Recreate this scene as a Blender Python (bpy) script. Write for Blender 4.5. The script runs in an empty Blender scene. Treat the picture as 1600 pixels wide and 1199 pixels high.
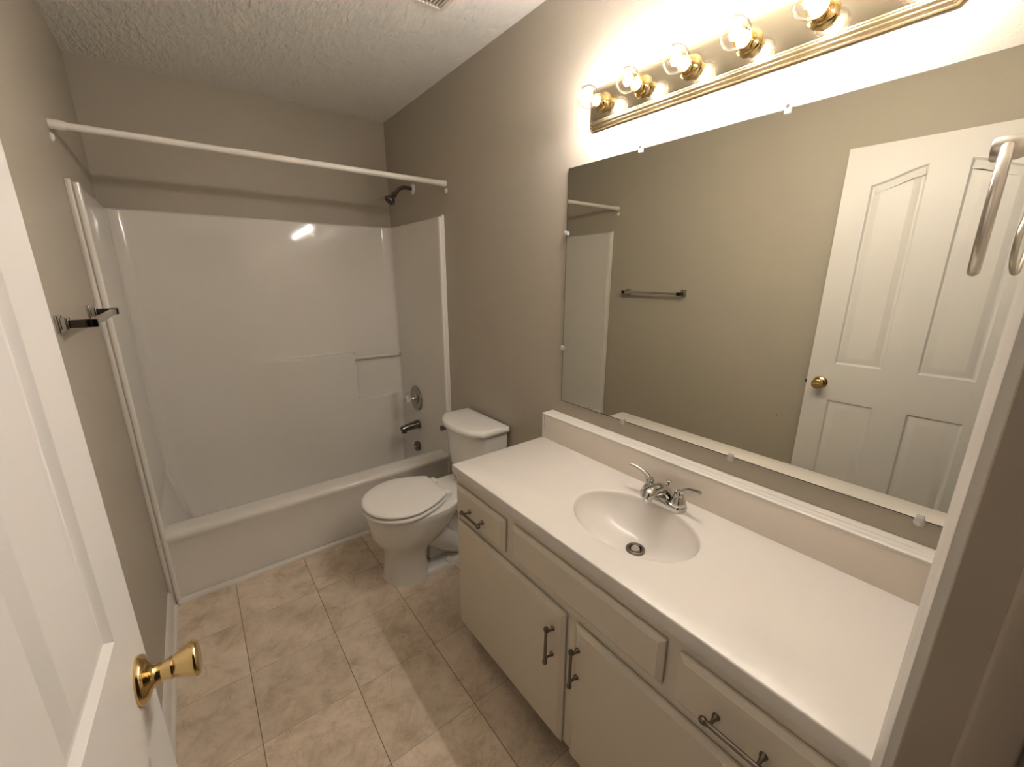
import bpy, bmesh, math, random
from mathutils import Vector, Matrix
from mathutils.geometry import delaunay_2d_cdt

S = bpy.context.scene
COL = S.collection
# ------------------------------------------------------------------ camera
cam_d = bpy.data.cameras.new('camera')
cam_d.sensor_fit = 'HORIZONTAL'; cam_d.sensor_width = 36.0
cam_d.lens = 643.96 * 36.0 / 1600.0
cam_d.clip_start = 0.01
cam = bpy.data.objects.new('camera', cam_d); COL.objects.link(cam)
r_ = Vector((0.7914536, -0.6112282, 0.0011408)); u_ = Vector((0.1553269, 0.2029306, 0.9667951)); f_ = Vector((0.5911639, 0.7649963, -0.2555503))
cam.matrix_world = Matrix(((r_.x, u_.x, -f_.x, 0.27687), (r_.y, u_.y, -f_.y, -0.0778), (r_.z, u_.z, -f_.z, 1.47162), (0, 0, 0, 1)))
S.camera = cam
# ------------------------------------------------------------------ world, exposure
S.view_settings.view_transform = 'Standard'; S.view_settings.look = 'None'
S.view_settings.exposure = 2.14; S.view_settings.gamma = 1.0; S.view_settings.use_curve_mapping = False
w = bpy.data.worlds.new('world'); S.world = w; w.use_nodes = True
w.node_tree.nodes['Background'].inputs[0].default_value = (1.0, 0.86, 0.70, 1)
w.node_tree.nodes['Background'].inputs[1].default_value = 0.004     # dim hallway beyond the open doorway
BULB_POWER = 190.0
BULB_COL = (1.0, 0.95, 0.915)

# ------------------------------------------------------------------ room numbers (metres)
W = 1.49; L = 2.8955; H = 2.447; FY = -0.072      # right wall, back wall, ceiling, front wall
YT = 2.125                                         # front of the tub

# ------------------------------------------------------------------ materials
def mat(name, col, rough=0.5, metal=0.0, spec=0.5, coat=0.0, bump=None, trans=0.0, ior=1.45):
    m = bpy.data.materials.new(name); m.use_nodes = True
    nt = m.node_tree; b = nt.nodes['Principled BSDF']
    b.inputs['Base Color'].default_value = (*col, 1); b.inputs['Roughness'].default_value = rough
    b.inputs['Metallic'].default_value = metal; b.inputs['Specular IOR Level'].default_value = spec
    b.inputs['Coat Weight'].default_value = coat; b.inputs['Coat Roughness'].default_value = 0.05
    b.inputs['Transmission Weight'].default_value = trans; b.inputs['IOR'].default_value = ior
    if bump:
        sc, st, dist = bump
        tc = nt.nodes.new('ShaderNodeNewGeometry')
        n = nt.nodes.new('ShaderNodeTexNoise'); n.inputs['Scale'].default_value = sc; n.inputs['Detail'].default_value = 3
        bp = nt.nodes.new('ShaderNodeBump'); bp.inputs['Strength'].default_value = st; bp.inputs['Distance'].default_value = dist
        nt.links.new(tc.outputs['Position'], n.inputs['Vector'])
        nt.links.new(n.outputs['Fac'], bp.inputs['Height']); nt.links.new(bp.outputs['Normal'], b.inputs['Normal'])
    return m

M = {}
M['wall'] = mat('wall_paint', (0.46, 0.413, 0.338), 0.42, spec=0.35, bump=(260, 0.25, 0.002))
M['white'] = mat('white_paint', (0.74, 0.70, 0.64), 0.32, bump=(60, 0.06, 0.001))
M['door'] = mat('door_paint', (0.72, 0.695, 0.665), 0.38, bump=(180, 0.10, 0.001))
M['cab'] = mat('cabinet_paint', (0.74, 0.67, 0.565), 0.33, bump=(90, 0.08, 0.001))
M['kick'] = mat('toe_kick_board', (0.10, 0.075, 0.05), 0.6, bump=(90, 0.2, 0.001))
M['tub'] = mat('fiberglass_gelcoat', (0.79, 0.755, 0.70), 0.07, spec=0.5, bump=(9, 0.05, 0.004))
M['china'] = mat('vitreous_china', (0.84, 0.81, 0.76), 0.09, coat=0.5, bump=(4, 0.01, 0.001))
M['seat'] = mat('seat_plastic', (0.88, 0.85, 0.80), 0.22, bump=(200, 0.02, 0.0005))
M['marble'] = mat('cultured_marble', (0.74, 0.70, 0.65), 0.20, coat=0.15, bump=(6, 0.01, 0.002))
M['splash'] = mat('backsplash_marble', (0.84, 0.765, 0.68), 0.20, coat=0.15, bump=(6, 0.01, 0.002))
M['chrome'] = mat('chrome', (0.58, 0.57, 0.55), 0.07, 1.0, bump=(30, 0.01, 0.0005))
M['dark_chrome'] = mat('dark_chrome', (0.20, 0.18, 0.16), 0.16, 1.0, bump=(30, 0.01, 0.0005))
M['valve_chrome'] = mat('valve_chrome', (0.42, 0.39, 0.35), 0.14, 1.0, bump=(30, 0.01, 0.0005))  # chrome darkened for the dim surroundings it reflects
M['satin'] = mat('satin_nickel', (0.62, 0.58, 0.53), 0.28, 1.0, bump=(60, 0.02, 0.0005))
M['dark_reflection_chrome'] = mat('dark_reflection_chrome', (0.055, 0.05, 0.047), 0.12, 1.0, bump=(30, 0.01, 0.0005))  # chrome with the dark hallway's reflection put into the colour
M['pull'] = mat('gunmetal_pull', (0.21, 0.175, 0.145), 0.30, 1.0, bump=(60, 0.02, 0.0005))
M['brass'] = mat('polished_brass', (0.72, 0.53, 0.24), 0.10, 1.0, bump=(30, 0.01, 0.0005))
M['brass_plate'] = mat('brass_plate', (0.86, 0.77, 0.57), 0.07, 1.0, bump=(5, 0.003, 0.001))
M['brass_ridge'] = mat('brass_ridges', (0.74, 0.60, 0.38), 0.27, 1.0, bump=(30, 0.01, 0.0005))
M['rubber'] = mat('black_rubber', (0.015, 0.013, 0.012), 0.5, bump=(80, 0.05, 0.0005))
M['plastic_white'] = mat('white_plastic', (0.78, 0.74, 0.68), 0.3, bump=(80, 0.02, 0.0005))
M['clear'] = mat('clear_plastic', (0.93, 0.91, 0.89), 0.10, trans=0.5, bump=(80, 0.02, 0.0005))
M['stem_reflection'] = mat('stem_base_reflection', (0.75, 0.42, 0.20), 0.3, bump=(80, 0.02, 0.0005))  # orange stands for the lamp base reflected in the glass stem
M['dark'] = mat('dark_hole', (0.012, 0.01, 0.008), 0.7, bump=(80, 0.05, 0.0005))
M['vent'] = mat('vent_plastic', (0.70, 0.65, 0.58), 0.4, bump=(80, 0.02, 0.0005))
M['jamb'] = mat('jamb_brown', (0.40, 0.335, 0.265), 0.4, bump=(60, 0.06, 0.001))  # even beige-brown, darker than the white casing
M['mirror'] = mat('mirror_silver', (0.80, 0.795, 0.715), 0.0, 1.0)
M['mirror_edge'] = mat('mirror_edge', (0.02, 0.022, 0.02), 0.25, bump=(80, 0.02, 0.0005))

def ceiling_mat():
    m = mat('ceiling_texture', (0.87, 0.85, 0.80), 0.85, spec=0.2); nt = m.node_tree; b = nt.nodes['Principled BSDF']
    g = nt.nodes.new('ShaderNodeNewGeometry')
    n1 = nt.nodes.new('ShaderNodeTexNoise'); n1.inputs['Scale'].default_value = 17; n1.inputs['Detail'].default_value = 5; n1.inputs['Distortion'].default_value = 0.8
    mp = nt.nodes.new('ShaderNodeMapping'); mp.inputs['Scale'].default_value = (2.6, 1.0, 1); mp.inputs['Rotation'].default_value = (0, 0, 0.5)
    n2 = nt.nodes.new('ShaderNodeTexVoronoi'); n2.inputs['Scale'].default_value = 16
    ad = nt.nodes.new('ShaderNodeMath'); ad.operation = 'MULTIPLY_ADD'; ad.inputs[1].default_value = 0.35
    bp = nt.nodes.new('ShaderNodeBump'); bp.inputs['Strength'].default_value = 0.6; bp.inputs['Distance'].default_value = 0.012
    nt.links.new(g.outputs['Position'], mp.inputs['Vector'])
    nt.links.new(mp.outputs['Vector'], n1.inputs['Vector']); nt.links.new(mp.outputs['Vector'], n2.inputs['Vector'])
    nt.links.new(n2.outputs['Distance'], ad.inputs[0]); nt.links.new(n1.outputs['Fac'], ad.inputs[2])
    nt.links.new(ad.outputs[0], bp.inputs['Height']); nt.links.new(bp.outputs['Normal'], b.inputs['Normal'])
    return m
M['ceiling'] = ceiling_mat()

def floor_mat():
    m = mat('vinyl_tile', (0.4, 0.3, 0.2), 0.42, spec=0.35); nt = m.node_tree; b = nt.nodes['Principled BSDF']; N = nt.nodes.new; K = nt.links.new
    g = N('ShaderNodeNewGeometry'); sep = N('ShaderNodeSeparateXYZ'); K(g.outputs['Position'], sep.inputs[0])
    def mth(op, a, bb=None, c=None):
        n = N('ShaderNodeMath'); n.operation = op
        for i, v in enumerate((a, bb, c)):
            if v is None: continue
            if hasattr(v, 'is_linked'): K(v, n.inputs[i])
            else: n.inputs[i].default_value = v
        return n.outputs[0]
    T = 0.3065
    fx = mth('DIVIDE', mth('SUBTRACT', sep.outputs[0], 0.5533 - 6 * T), T); fy = mth('DIVIDE', mth('SUBTRACT', sep.outputs[1], 0.8921 - 6 * T), T)
    ex = mth('ABSOLUTE', mth('SUBTRACT', mth('FRACT', fx), 0.5)); ey = mth('ABSOLUTE', mth('SUBTRACT', mth('FRACT', fy), 0.5))
    lx = mth('GREATER_THAN', ex, 0.5 - 0.0045); ly = mth('GREATER_THAN', ey, 0.5 - 0.0035)
    comb = N('ShaderNodeCombineXYZ'); K(mth('FLOOR', fx), comb.inputs[0]); K(mth('FLOOR', fy), comb.inputs[1])
    wn = N('ShaderNodeTexWhiteNoise'); wn.noise_dimensions = '2D'; K(comb.outputs[0], wn.inputs['Vector'])
    off = N('ShaderNodeVectorMath'); off.operation = 'MULTIPLY_ADD'; K(wn.outputs['Color'], off.inputs[0]); off.inputs[1].default_value = (7, 7, 7); K(g.outputs['Position'], off.inputs[2])
    n1 = N('ShaderNodeTexNoise'); n1.inputs['Scale'].default_value = 8; n1.inputs['Detail'].default_value = 9; n1.inputs['Roughness'].default_value = 0.72; n1.inputs['Distortion'].default_value = 0.35
    K(off.outputs[0], n1.inputs['Vector'])
    cr = N('ShaderNodeValToRGB'); e = cr.color_ramp.elements
    e[0].position = 0.34; e[0].color = (0.49, 0.39, 0.285, 1); e[1].position = 0.66; e[1].color = (0.76, 0.65, 0.52, 1)
    q = e.new(0.5); q.color = (0.67, 0.555, 0.43, 1)
    K(n1.outputs['Fac'], cr.inputs[0])
    n2 = N('ShaderNodeTexNoise'); n2.inputs['Scale'].default_value = 11; n2.inputs['Detail'].default_value = 6; n2.inputs['Distortion'].default_value = 0.8; K(off.outputs[0], n2.inputs['Vector'])
    vein = mth('LESS_THAN', mth('ABSOLUTE', mth('SUBTRACT', n2.outputs['Fac'], 0.5)), 0.012)
    hsv = N('ShaderNodeHueSaturation'); K(cr.outputs[0], hsv.inputs['Color']); K(mth('MULTIPLY_ADD', wn.outputs['Value'], 0.16, 0.92), hsv.inputs['Value'])
    mx0 = N('ShaderNodeMix'); mx0.data_type = 'RGBA'; K(mth('MULTIPLY', vein, 0.13), mx0.inputs[0]); K(hsv.outputs[0], mx0.inputs[6]); mx0.inputs[7].default_value = (0.15, 0.105, 0.07, 1)
    mx = N('ShaderNodeMix'); mx.data_type = 'RGBA'; K(mth('MAXIMUM', mth('MULTIPLY', lx, 0.85), mth('MULTIPLY', ly, 0.5)), mx.inputs[0]); K(mx0.outputs[2], mx.inputs[6]); mx.inputs[7].default_value = (0.12, 0.083, 0.052, 1)
    K(mx.outputs[2], b.inputs['Base Color'])
    bp = N('ShaderNodeBump'); bp.inputs['Strength'].default_value = 0.25; bp.inputs['Distance'].default_value = 0.003
    K(mth('SUBTRACT', n1.outputs['Fac'], mth('MULTIPLY', mth('MAXIMUM', lx, ly), 0.5)), bp.inputs['Height']); K(bp.outputs['Normal'], b.inputs['Normal'])
    return m
M['floor'] = floor_mat()

def glow_mat():
    m = bpy.data.materials.new('glowing_filament'); m.use_nodes = True; nt = m.node_tree; nt.nodes.clear()
    o = nt.nodes.new('ShaderNodeOutputMaterial'); e = nt.nodes.new('ShaderNodeEmission'); e.inputs[0].default_value = (*BULB_COL, 1); e.inputs[1].default_value = BULB_POWER
    nt.links.new(e.outputs[0], o.inputs[0]); return m
M['glow'] = glow_mat()

def globe_mat():
    # thin clear glass shell: mostly see-through, glossy where seen at a grazing angle
    m = bpy.data.materials.new('clear_bulb_glass'); m.use_nodes = True; nt = m.node_tree; nt.nodes.clear()
    o = nt.nodes.new('ShaderNodeOutputMaterial'); t = nt.nodes.new('ShaderNodeBsdfTransparent'); g = nt.nodes.new('ShaderNodeBsdfGlossy')
    t.inputs[0].default_value = (0.97, 0.95, 0.93, 1); g.inputs['Roughness'].default_value = 0.04; g.inputs[0].default_value = (1, 0.97, 0.93, 1)
    lw = nt.nodes.new('ShaderNodeLayerWeight'); lw.inputs[0].default_value = 0.16; mx = nt.nodes.new('ShaderNodeMixShader'); mm = nt.nodes.new('ShaderNodeMath'); mm.operation = 'MULTIPLY'; mm.inputs[1].default_value = 0.85; nt.links.new(lw.outputs['Fresnel'], mm.inputs[0])
    nt.links.new(mm.outputs[0], mx.inputs[0]); nt.links.new(t.outputs[0], mx.inputs[1]); nt.links.new(g.outputs[0], mx.inputs[2]); nt.links.new(mx.outputs[0], o.inputs[0])
    return m
M['globe'] = globe_mat()

# ------------------------------------------------------------------ object helpers (all vertex coordinates are in world space)
BASE = {}
def base_of(p): return BASE[p.name] if p is not None else Vector((0, 0, 0))
def link(o, parent, loc):
    COL.objects.link(o)
    if parent is not None:
        o.parent = parent; o.location = Vector(loc) - base_of(parent)
    else: o.location = loc
    BASE[o.name] = Vector(loc)
def tag(o, label=None, cat=None, group=None, kind=None):
    if label: o['label'] = label
    if cat: o['category'] = cat
    if group: o['group'] = group
    if kind: o['kind'] = kind
    return o
def thing(name, label, cat, loc, group=None):
    o = bpy.data.objects.new(name, None); o.empty_display_size = 0.05; link(o, None, loc)
    return tag(o, label, cat, group)
def build(name, bm, m, parent=None, loc=None, smooth=40, extra=()):
    bmesh.ops.recalc_face_normals(bm, faces=bm.faces[:])
    if loc is None:
        if parent is not None: loc = base_of(parent)
        else:
            lo = Vector([min(v.co[i] for v in bm.verts) for i in range(3)]); hi = Vector([max(v.co[i] for v in bm.verts) for i in range(3)])
            loc = Vector(((lo.x + hi.x) / 2, (lo.y + hi.y) / 2, lo.z))
    loc = Vector(loc)
    for v in bm.verts: v.co -= loc
    me = bpy.data.meshes.new(name); bm.to_mesh(me); bm.free()
    me.materials.append(m)
    for e in extra: me.materials.append(e)
    if smooth:
        me.polygons.foreach_set('use_smooth', [True] * len(me.polygons)); me.set_sharp_from_angle(angle=math.radians(smooth))
    o = bpy.data.objects.new(name, me); link(o, parent, loc)
    return o
def struct(name, bm, m, label=None, smooth=40):
    o = build(name, bm, m, None, None, smooth); return tag(o, label, None, None, 'structure')
def box(bm, a, b, bev=0.0, seg=2, rot=None):
    a = Vector(a); b = Vector(b)
    v = bmesh.ops.create_cube(bm, size=1)['verts']; c = (a + b) / 2; d = b - a
    for x in v:
        p = Vector((x.co.x * d.x, x.co.y * d.y, x.co.z * d.z))
        if rot is not None: p = rot @ p
        x.co = p + c
    if bev > 0:
        es = list({e for x in v for e in x.link_edges})
        bmesh.ops.bevel(bm, geom=es, offset=bev, segments=seg, profile=0.5, affect='EDGES')
    return bm
def BX(a, b, bev=0.0, seg=2): return box(bmesh.new(), a, b, bev, seg)
def frame(d):
    d = Vector(d).normalized(); t = Vector((0, 0, 1)) if abs(d.z) < 0.9 else Vector((1, 0, 0))
    x = t.cross(d).normalized(); return x, d.cross(x).normalized(), d
def loft(bm, rings, cap0=True, cap1=True, closed=True):
    R = [[bm.verts.new(p) for p in r] for r in rings]; n = len(R[0])
    for a, b in zip(R, R[1:]):
        for i in range(n if closed else n - 1):
            j = (i + 1) % n
            bm.faces.new((a[i], a[j], b[j], b[i]))
    if cap0: bm.faces.new(R[0][::-1])
    if cap1: bm.faces.new(R[-1])
    return bm
def lathe(bm, o, d, prof, n=32, cap=True):
    x, y, d = frame(d); o = Vector(o)
    rings = []
    for r, h in prof:
        r = max(r, 1e-5)
        rings.append([o + d * h + x * (r * math.cos(2 * math.pi * i / n)) + y * (r * math.sin(2 * math.pi * i / n)) for i in range(n)])
    return loft(bm, rings, cap, cap)
def smooth_path(pts, rad, sub=6):
    # Catmull-Rom through points, radius interpolated too
    P = [Vector(p) for p in pts]; P = [2 * P[0] - P[1]] + P + [2 * P[-1] - P[-2]]
    Q = [rad[0]] + list(rad) + [rad[-1]]
    out = []; ro = []
    for i in range(1, len(P) - 2):
        for k in range(sub):
            t = k / sub; a, b, c, d = P[i - 1], P[i], P[i + 1], P[i + 2]
            out.append(0.5 * (2 * b + (c - a) * t + (2 * a - 5 * b + 4 * c - d) * t * t + (3 * b - a - 3 * c + d) * t ** 3))
            ro.append(Q[i] + (Q[i + 1] - Q[i]) * t)
    out.append(P[-2]); ro.append(Q[-2])
    return out, ro
def tube(bm, pts, rad, n=14, sub=6, flat=1.0, up=None, smoothp=True, ends=True):
    if not hasattr(rad, '__len__'): rad = [rad] * len(pts)
    P, Rr = smooth_path(pts, rad, sub) if smoothp else ([Vector(p) for p in pts], rad)
    rings = []; x = None
    for i, p in enumerate(P):
        d = (P[min(i + 1, len(P) - 1)] - P[max(i - 1, 0)]).normalized()
        if x is None: x = Vector(up).cross(d).normalized() if up is not None else frame(d)[0]
        x = (x - d * x.dot(d)).normalized(); y = d.cross(x)
        rings.append([p + x * (Rr[i] * math.cos(2 * math.pi * k / n)) + y * (flat * Rr[i] * math.sin(2 * math.pi * k / n)) for k in range(n)])
    return loft(bm, rings, ends, ends)
def sphere(bm, c, r, sc=(1, 1, 1), u=20, v=12):
    vs = bmesh.ops.create_uvsphere(bm, u_segments=u, v_segments=v, radius=1)['verts']
    for q in vs: q.co = Vector(c) + Vector((q.co.x * r * sc[0], q.co.y * r * sc[1], q.co.z * r * sc[2]))
    return bm
def extrude_profile(bm, prof, p0, p1, ax, ay, cap=True):
    # closed 2D profile [(a,b)] swept from p0 to p1; point = p + ax*a + ay*b
    ax = Vector(ax); ay = Vector(ay); p0 = Vector(p0); p1 = Vector(p1)
    return loft(bm, [[p + ax * a + ay * b for a, b in prof] for p in (p0, p1)], cap, cap)
def egg(x0, x1, hw, cy, z, n=48, pf=2.0, pb=2.6, xm=None):
    # plan outline: front tip at x0, back at x1, half width hw, widest at xm
    xm = x0 + (x1 - x0) * 0.52 if xm is None else xm
    out = []
    for i in range(n):
        t = 2 * math.pi * i / n; c, s = math.cos(t), math.sin(t)
        p = pf if c < 0 else pb; a = (xm - x0) if c < 0 else (x1 - xm)
        out.append(Vector((xm + a * math.copysign(abs(c) ** (2 / p), c), cy + hw * math.copysign(abs(s) ** (2 / p), s), z)))
    return out

# ------------------------------------------------------------------ the setting
struct('floor', BX((-0.12, -1.3, -0.05), (W + 0.1, L + 0.1, 0.0)), M['floor'], 'brown marbled vinyl tile floor', 0)
struct('ceiling', BX((-0.1, FY - 0.115, H), (W + 0.1, L + 0.1, H + 0.05)), M['ceiling'], 'white textured ceiling', 0)
struct('wall_left', BX((-0.1, FY - 0.115, 0), (0, L, H)), M['wall'], 'greige left wall', 0)
struct('wall_right', BX((W, FY - 0.115, 0), (W + 0.1, L, H)), M['wall'], 'greige right wall behind vanity and toilet', 0)
struct('wall_back', BX((-0.1, L, 0), (W + 0.1, L + 0.1, H)), M['wall'], 'greige back wall above the tub', 0)
XJ0, XJ1, DT = 0.108, 0.828, 2.045                  # door opening
bm = bmesh.new()
box(bm, (0, FY - 0.115, 0), (XJ0 - 0.018, FY, H)); box(bm, (XJ1 + 0.018, FY - 0.115, 0), (W, FY, H)); box(bm, (XJ0 - 0.018, FY - 0.115, DT + 0.018), (XJ1 + 0.018, FY, H))
struct('wall_front', bm, M['wall'], 'front wall around the doorway', 0)
# door jamb with stop, casing on the room side
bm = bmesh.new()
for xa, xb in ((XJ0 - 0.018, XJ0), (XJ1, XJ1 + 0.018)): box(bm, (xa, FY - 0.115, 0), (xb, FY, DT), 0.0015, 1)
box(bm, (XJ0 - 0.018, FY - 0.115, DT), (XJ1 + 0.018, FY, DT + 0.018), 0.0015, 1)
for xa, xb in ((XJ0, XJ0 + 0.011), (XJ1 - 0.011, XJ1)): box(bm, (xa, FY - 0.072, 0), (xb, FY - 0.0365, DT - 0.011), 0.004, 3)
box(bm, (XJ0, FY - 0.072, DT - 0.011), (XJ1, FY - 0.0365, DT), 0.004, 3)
struct('trim_1', bm, M['jamb'], 'door jamb with rounded stop, drawn beige-brown')
cas = [(0.0, 0.0), (0.0, 0.0085), (0.003, 0.0105), (0.010, 0.0110), (0.013, 0.0135), (0.030, 0.0155), (0.034, 0.018), (0.052, 0.018), (0.056, 0.015), (0.056, 0.0)]
bm = bmesh.new()
extrude_profile(bm, cas, (XJ1 + 0.006, FY, 0), (XJ1 + 0.006, FY, DT + 0.06), (1, 0, 0), (0, 1, 0))
extrude_profile(bm, cas, (XJ0 - 0.006, FY, 0), (XJ0 - 0.006, FY, DT + 0.06), (-1, 0, 0), (0, 1, 0))
extrude_profile(bm, cas, (XJ0 - 0.006, FY, DT + 0.006), (XJ1 + 0.006, FY, DT + 0.006), (0, 0, 1), (0, 1, 0))
struct('trim_2', bm, M['white'], 'white moulded door casing on the front wall')
# baseboard with shoe along the left wall
bb = [(0, 0), (0.024, 0), (0.024, 0.006), (0.021, 0.013), (0.013, 0.018), (0.012, 0.075), (0.008, 0.084), (0, 0.086)]
bm = bmesh.new(); extrude_profile(bm, bb, (0, FY + 0.02, 0), (0, YT - 0.031, 0), (1, 0, 0), (0, 0, 1))
struct('baseboard_left', bm, M['white'], 'white baseboard with shoe moulding along left wall')
bm = bmesh.new(); extrude_profile(bm, bb, (W, 1.20, 0), (W, YT - 0.031, 0), (-1, 0, 0), (0, 0, 1))
struct('baseboard_right', bm, M['white'], 'white baseboard behind the toilet')
# quarter round at the tub foot and the two strips beside the tub
qr = [(0, 0)] + [(0.019 * math.cos(a * math.pi / 12), 0.019 * math.sin(a * math.pi / 12)) for a in range(0, 7)]
bm = bmesh.new(); extrude_profile(bm, qr, (0.026, YT - 0.002, 0), (W - 0.026, YT - 0.002, 0), (0, -1, 0), (0, 0, 1))
struct('trim_3', bm, M['white'], 'white quarter-round moulding along the foot of the tub')
hr = [(0.0002, 0.0)] + [(0.0085 - 0.0083 * math.cos(a * math.pi / 8), 0.003 + 0.004 * math.sin(a * math.pi / 8)) for a in range(0, 9)] + [(0.0168, 0.0)]
for nm, x, sx, z0 in (('trim_4', 0.0, 1, 0.0), ('trim_5', W, -1, 0.0)):
    bm = bmesh.new(); extrude_profile(bm, [(a, -b) for a, b in hr], (x, YT - 0.003, z0), (x, YT - 0.003, 1.795), (sx, 0, 0), (0, 1, 0))
    struct(nm, bm, M['white'], 'white strip on the %s wall at the edge of the tub surround' % ('left' if sx > 0 else 'right'))

# ------------------------------------------------------------------ door, open against the left wall
FE = Vector((0.1452, 0.6459)); th = 0.0439
dt_ = Vector((-math.sin(th), -math.cos(th))); dn = Vector((math.cos(th), -math.sin(th)))   # towards hinge, towards the room
DW = 0.711
def dp(s, z, n=0.0):
    p = FE + dt_ * s + dn * n
    return Vector((p.x, p.y, z))
def arch(s0, s1, z0, za, zb, up_at):
    # panel outline, counter-clockwise; the top runs as an S from za (outer side) to zb (inner side)
    pts = [(s0, z0), (s1, z0)]; n = 14; top = []
    for i in range(n + 1):
        t = i / n; k = t * t * (3 - 2 * t); k = 0.5 * t + 0.5 * k
        s = s0 + (s1 - s0) * t; top.append((s, za + (zb - za) * (k if up_at == 1 else 1 - (0.5 * (1 - t) + 0.5 * ((1 - t) ** 2 * (3 - 2 * (1 - t)))) if False else (0.5 * (1 - t) + 0.5 * ((1 - t) ** 2 * (3 - 2 * (1 - t))))))) 
    return pts + top[::-1]
def inset(poly, d):
    n = len(poly); out = []
    for i in range(n):
        a, b, c = Vector(poly[i - 1]), Vector(poly[i]), Vector(poly[(i + 1) % n])
        e1 = (b - a).normalized(); e2 = (c - b).normalized(); n1 = Vector((-e1.y, e1.x)); n2 = Vector((-e2.y, e2.x))
        m = n1 + n2; m = m / max(m.length_squared / 2, 0.35) if m.length > 1e-6 else n1
        out.append(b + m * d)
    return [tuple(q) for q in out]
panels = [arch(0.104, 0.286, 1.036, 1.866, 1.926, 1), arch(0.408, 0.590, 1.036, 1.866, 1.926, 0),
          [(0.104, 0.235), (0.286, 0.235), (0.286, 0.845), (0.104, 0.845)], [(0.408, 0.235), (0.590, 0.235), (0.590, 0.845), (0.408, 0.845)]]
Z0, Z1 = 0.012, 2.036
bm = bmesh.new()
outer = [(0, Z0), (DW, Z0), (DW, Z1), (0, Z1)]
pts = [Vector(p) for p in outer]; edges = [(0, 1), (1, 2), (2, 3), (3, 0)]; fl = []
for pl in panels:
    k = len(pts); pts += [Vector(p) for p in pl]; edges += [(k + i, k + (i + 1) % len(pl)) for i in range(len(pl))]
vs, _, fs, *_ = delaunay_2d_cdt(pts, edges, [], 1, 1e-5)
def inside(p, poly):
    c = False; j = len(poly) - 1
    for i in range(len(poly)):
        a, b = poly[i], poly[j]
        if (a[1] > p[1]) != (b[1] > p[1]) and p[0] < (b[0] - a[0]) * (p[1] - a[1]) / (b[1] - a[1]) + a[0]: c = not c
        j = i
    return c
V = [bm.verts.new(dp(v.x, v.y)) for v in vs]
for f in fs:
    c = sum((vs[i] for i in f), Vector((0, 0))) / len(f)
    if not any(inside(c, pl) for pl in panels): bm.faces.new([V[i] for i in f])
for pl in panels:
    prev = [bm.verts.new(dp(s, z)) for s, z in pl]
    for d, h in ((0.003, -0.0035), (0.008, -0.0075), (0.013, -0.0075), (0.016, -0.0065), (0.038, -0.0015), (0.040, -0.0015)):
        ring = [bm.verts.new(dp(s, z, h)) for s, z in inset(pl, d)]
        for i in range(len(pl)):
            j = (i + 1) % len(pl); bm.faces.new((prev[i], prev[j], ring[j], ring[i]))
        prev = ring
    bm.faces.new(prev)
bmesh.ops.remove_doubles(bm, verts=bm.verts[:], dist=1e-5)
bk = [bm.verts.new(dp(s, z, -0.035)) for s, z in outer]; fr = []
for s, z in outer:
    fr.append(min(bm.verts, key=lambda v: (v.co - dp(s, z)).length))
for i in range(4):
    j = (i + 1) % 4; bm.faces.new((fr[i], fr[j], bk[j], bk[i]))
bm.faces.new(bk)
door = build('door_1', bm, M['door'], None, dp(DW / 2, Z0, -0.0175), 22)
tag(door, 'white panelled door with arched upper panels, swung open along the left wall', None, None, 'structure')
n3 = Vector((dn.x, dn.y, 0))
def knob(sgn):
    o = dp(0.060, 0.931, 0 if sgn > 0 else -0.035); d = n3 * sgn; bm = bmesh.new()
    lathe(bm, o, d, [(0.0, 0.0), (0.0325, 0.0), (0.0328, 0.003), (0.031, 0.007), (0.026, 0.010), (0.019, 0.0125), (0.0145, 0.017), (0.0125, 0.022), (0.0125, 0.030), (0.0148, 0.034), (0.0150, 0.036), (0.0142, 0.038),
                     (0.0160, 0.0405), (0.0190, 0.047), (0.0225, 0.0545), (0.0245, 0.0595), (0.0247, 0.0635), (0.0230, 0.066), (0.018, 0.0672), (0.0, 0.0667)], 40)
    return bm
tag(build('door_knob', knob(1), M['brass'], door, None, 50), 'polished brass tulip door knob')
bm = bmesh.new()
lathe(bm, dp(0.060, 0.925, -0.035), -n3, [(0.0, 0.0), (0.0325, 0.0), (0.031, 0.007), (0.019, 0.0125), (0.0125, 0.022), (0.0125, 0.030), (0.0165, 0.040), (0.0235, 0.050), (0.0252, 0.055), (0.018, 0.0598), (0.0, 0.060)], 32)
tag(build('door_knob', bm, M['brass'], door, None, 50), 'brass knob on the far face')
bm = bmesh.new()
c = dp(0, 0.925, -0.0175); rot = Matrix.Rotation(-th, 3, 'Z')
box(bm, c + Vector((-0.011, -0.0005, -0.028)), c + Vector((0.011, 0.0015, 0.028)), 0.0, 1, rot); box(bm, c + Vector((-0.006, 0, -0.008)), c + Vector((0.006, 0.010, 0.008)), 0.002, 2, rot)
tag(build('door_latch', bm, M['dark_chrome'], door), 'dark latch bolt in the door edge')
for z in (0.25, 1.02, 1.80):
    bm = bmesh.new(); h = dp(DW + 0.003, z, 0.004); lathe(bm, h - Vector((0, 0, 0.044)), (0, 0, 1), [(0.0, 0), (0.0055, 0), (0.0055, 0.088), (0.0, 0.088)], 14)
    build('door_hinge', bm, M['brass'], door)

# ------------------------------------------------------------------ bathtub with moulded surround
tub = thing('bathtub', 'off-white one-piece bathtub and moulded wall surround filling the far end of the room', 'bathtub', (W / 2, (YT + L) / 2, 0))
X0, X1, YB = 0.028, W - 0.028, L - 0.030
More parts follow.
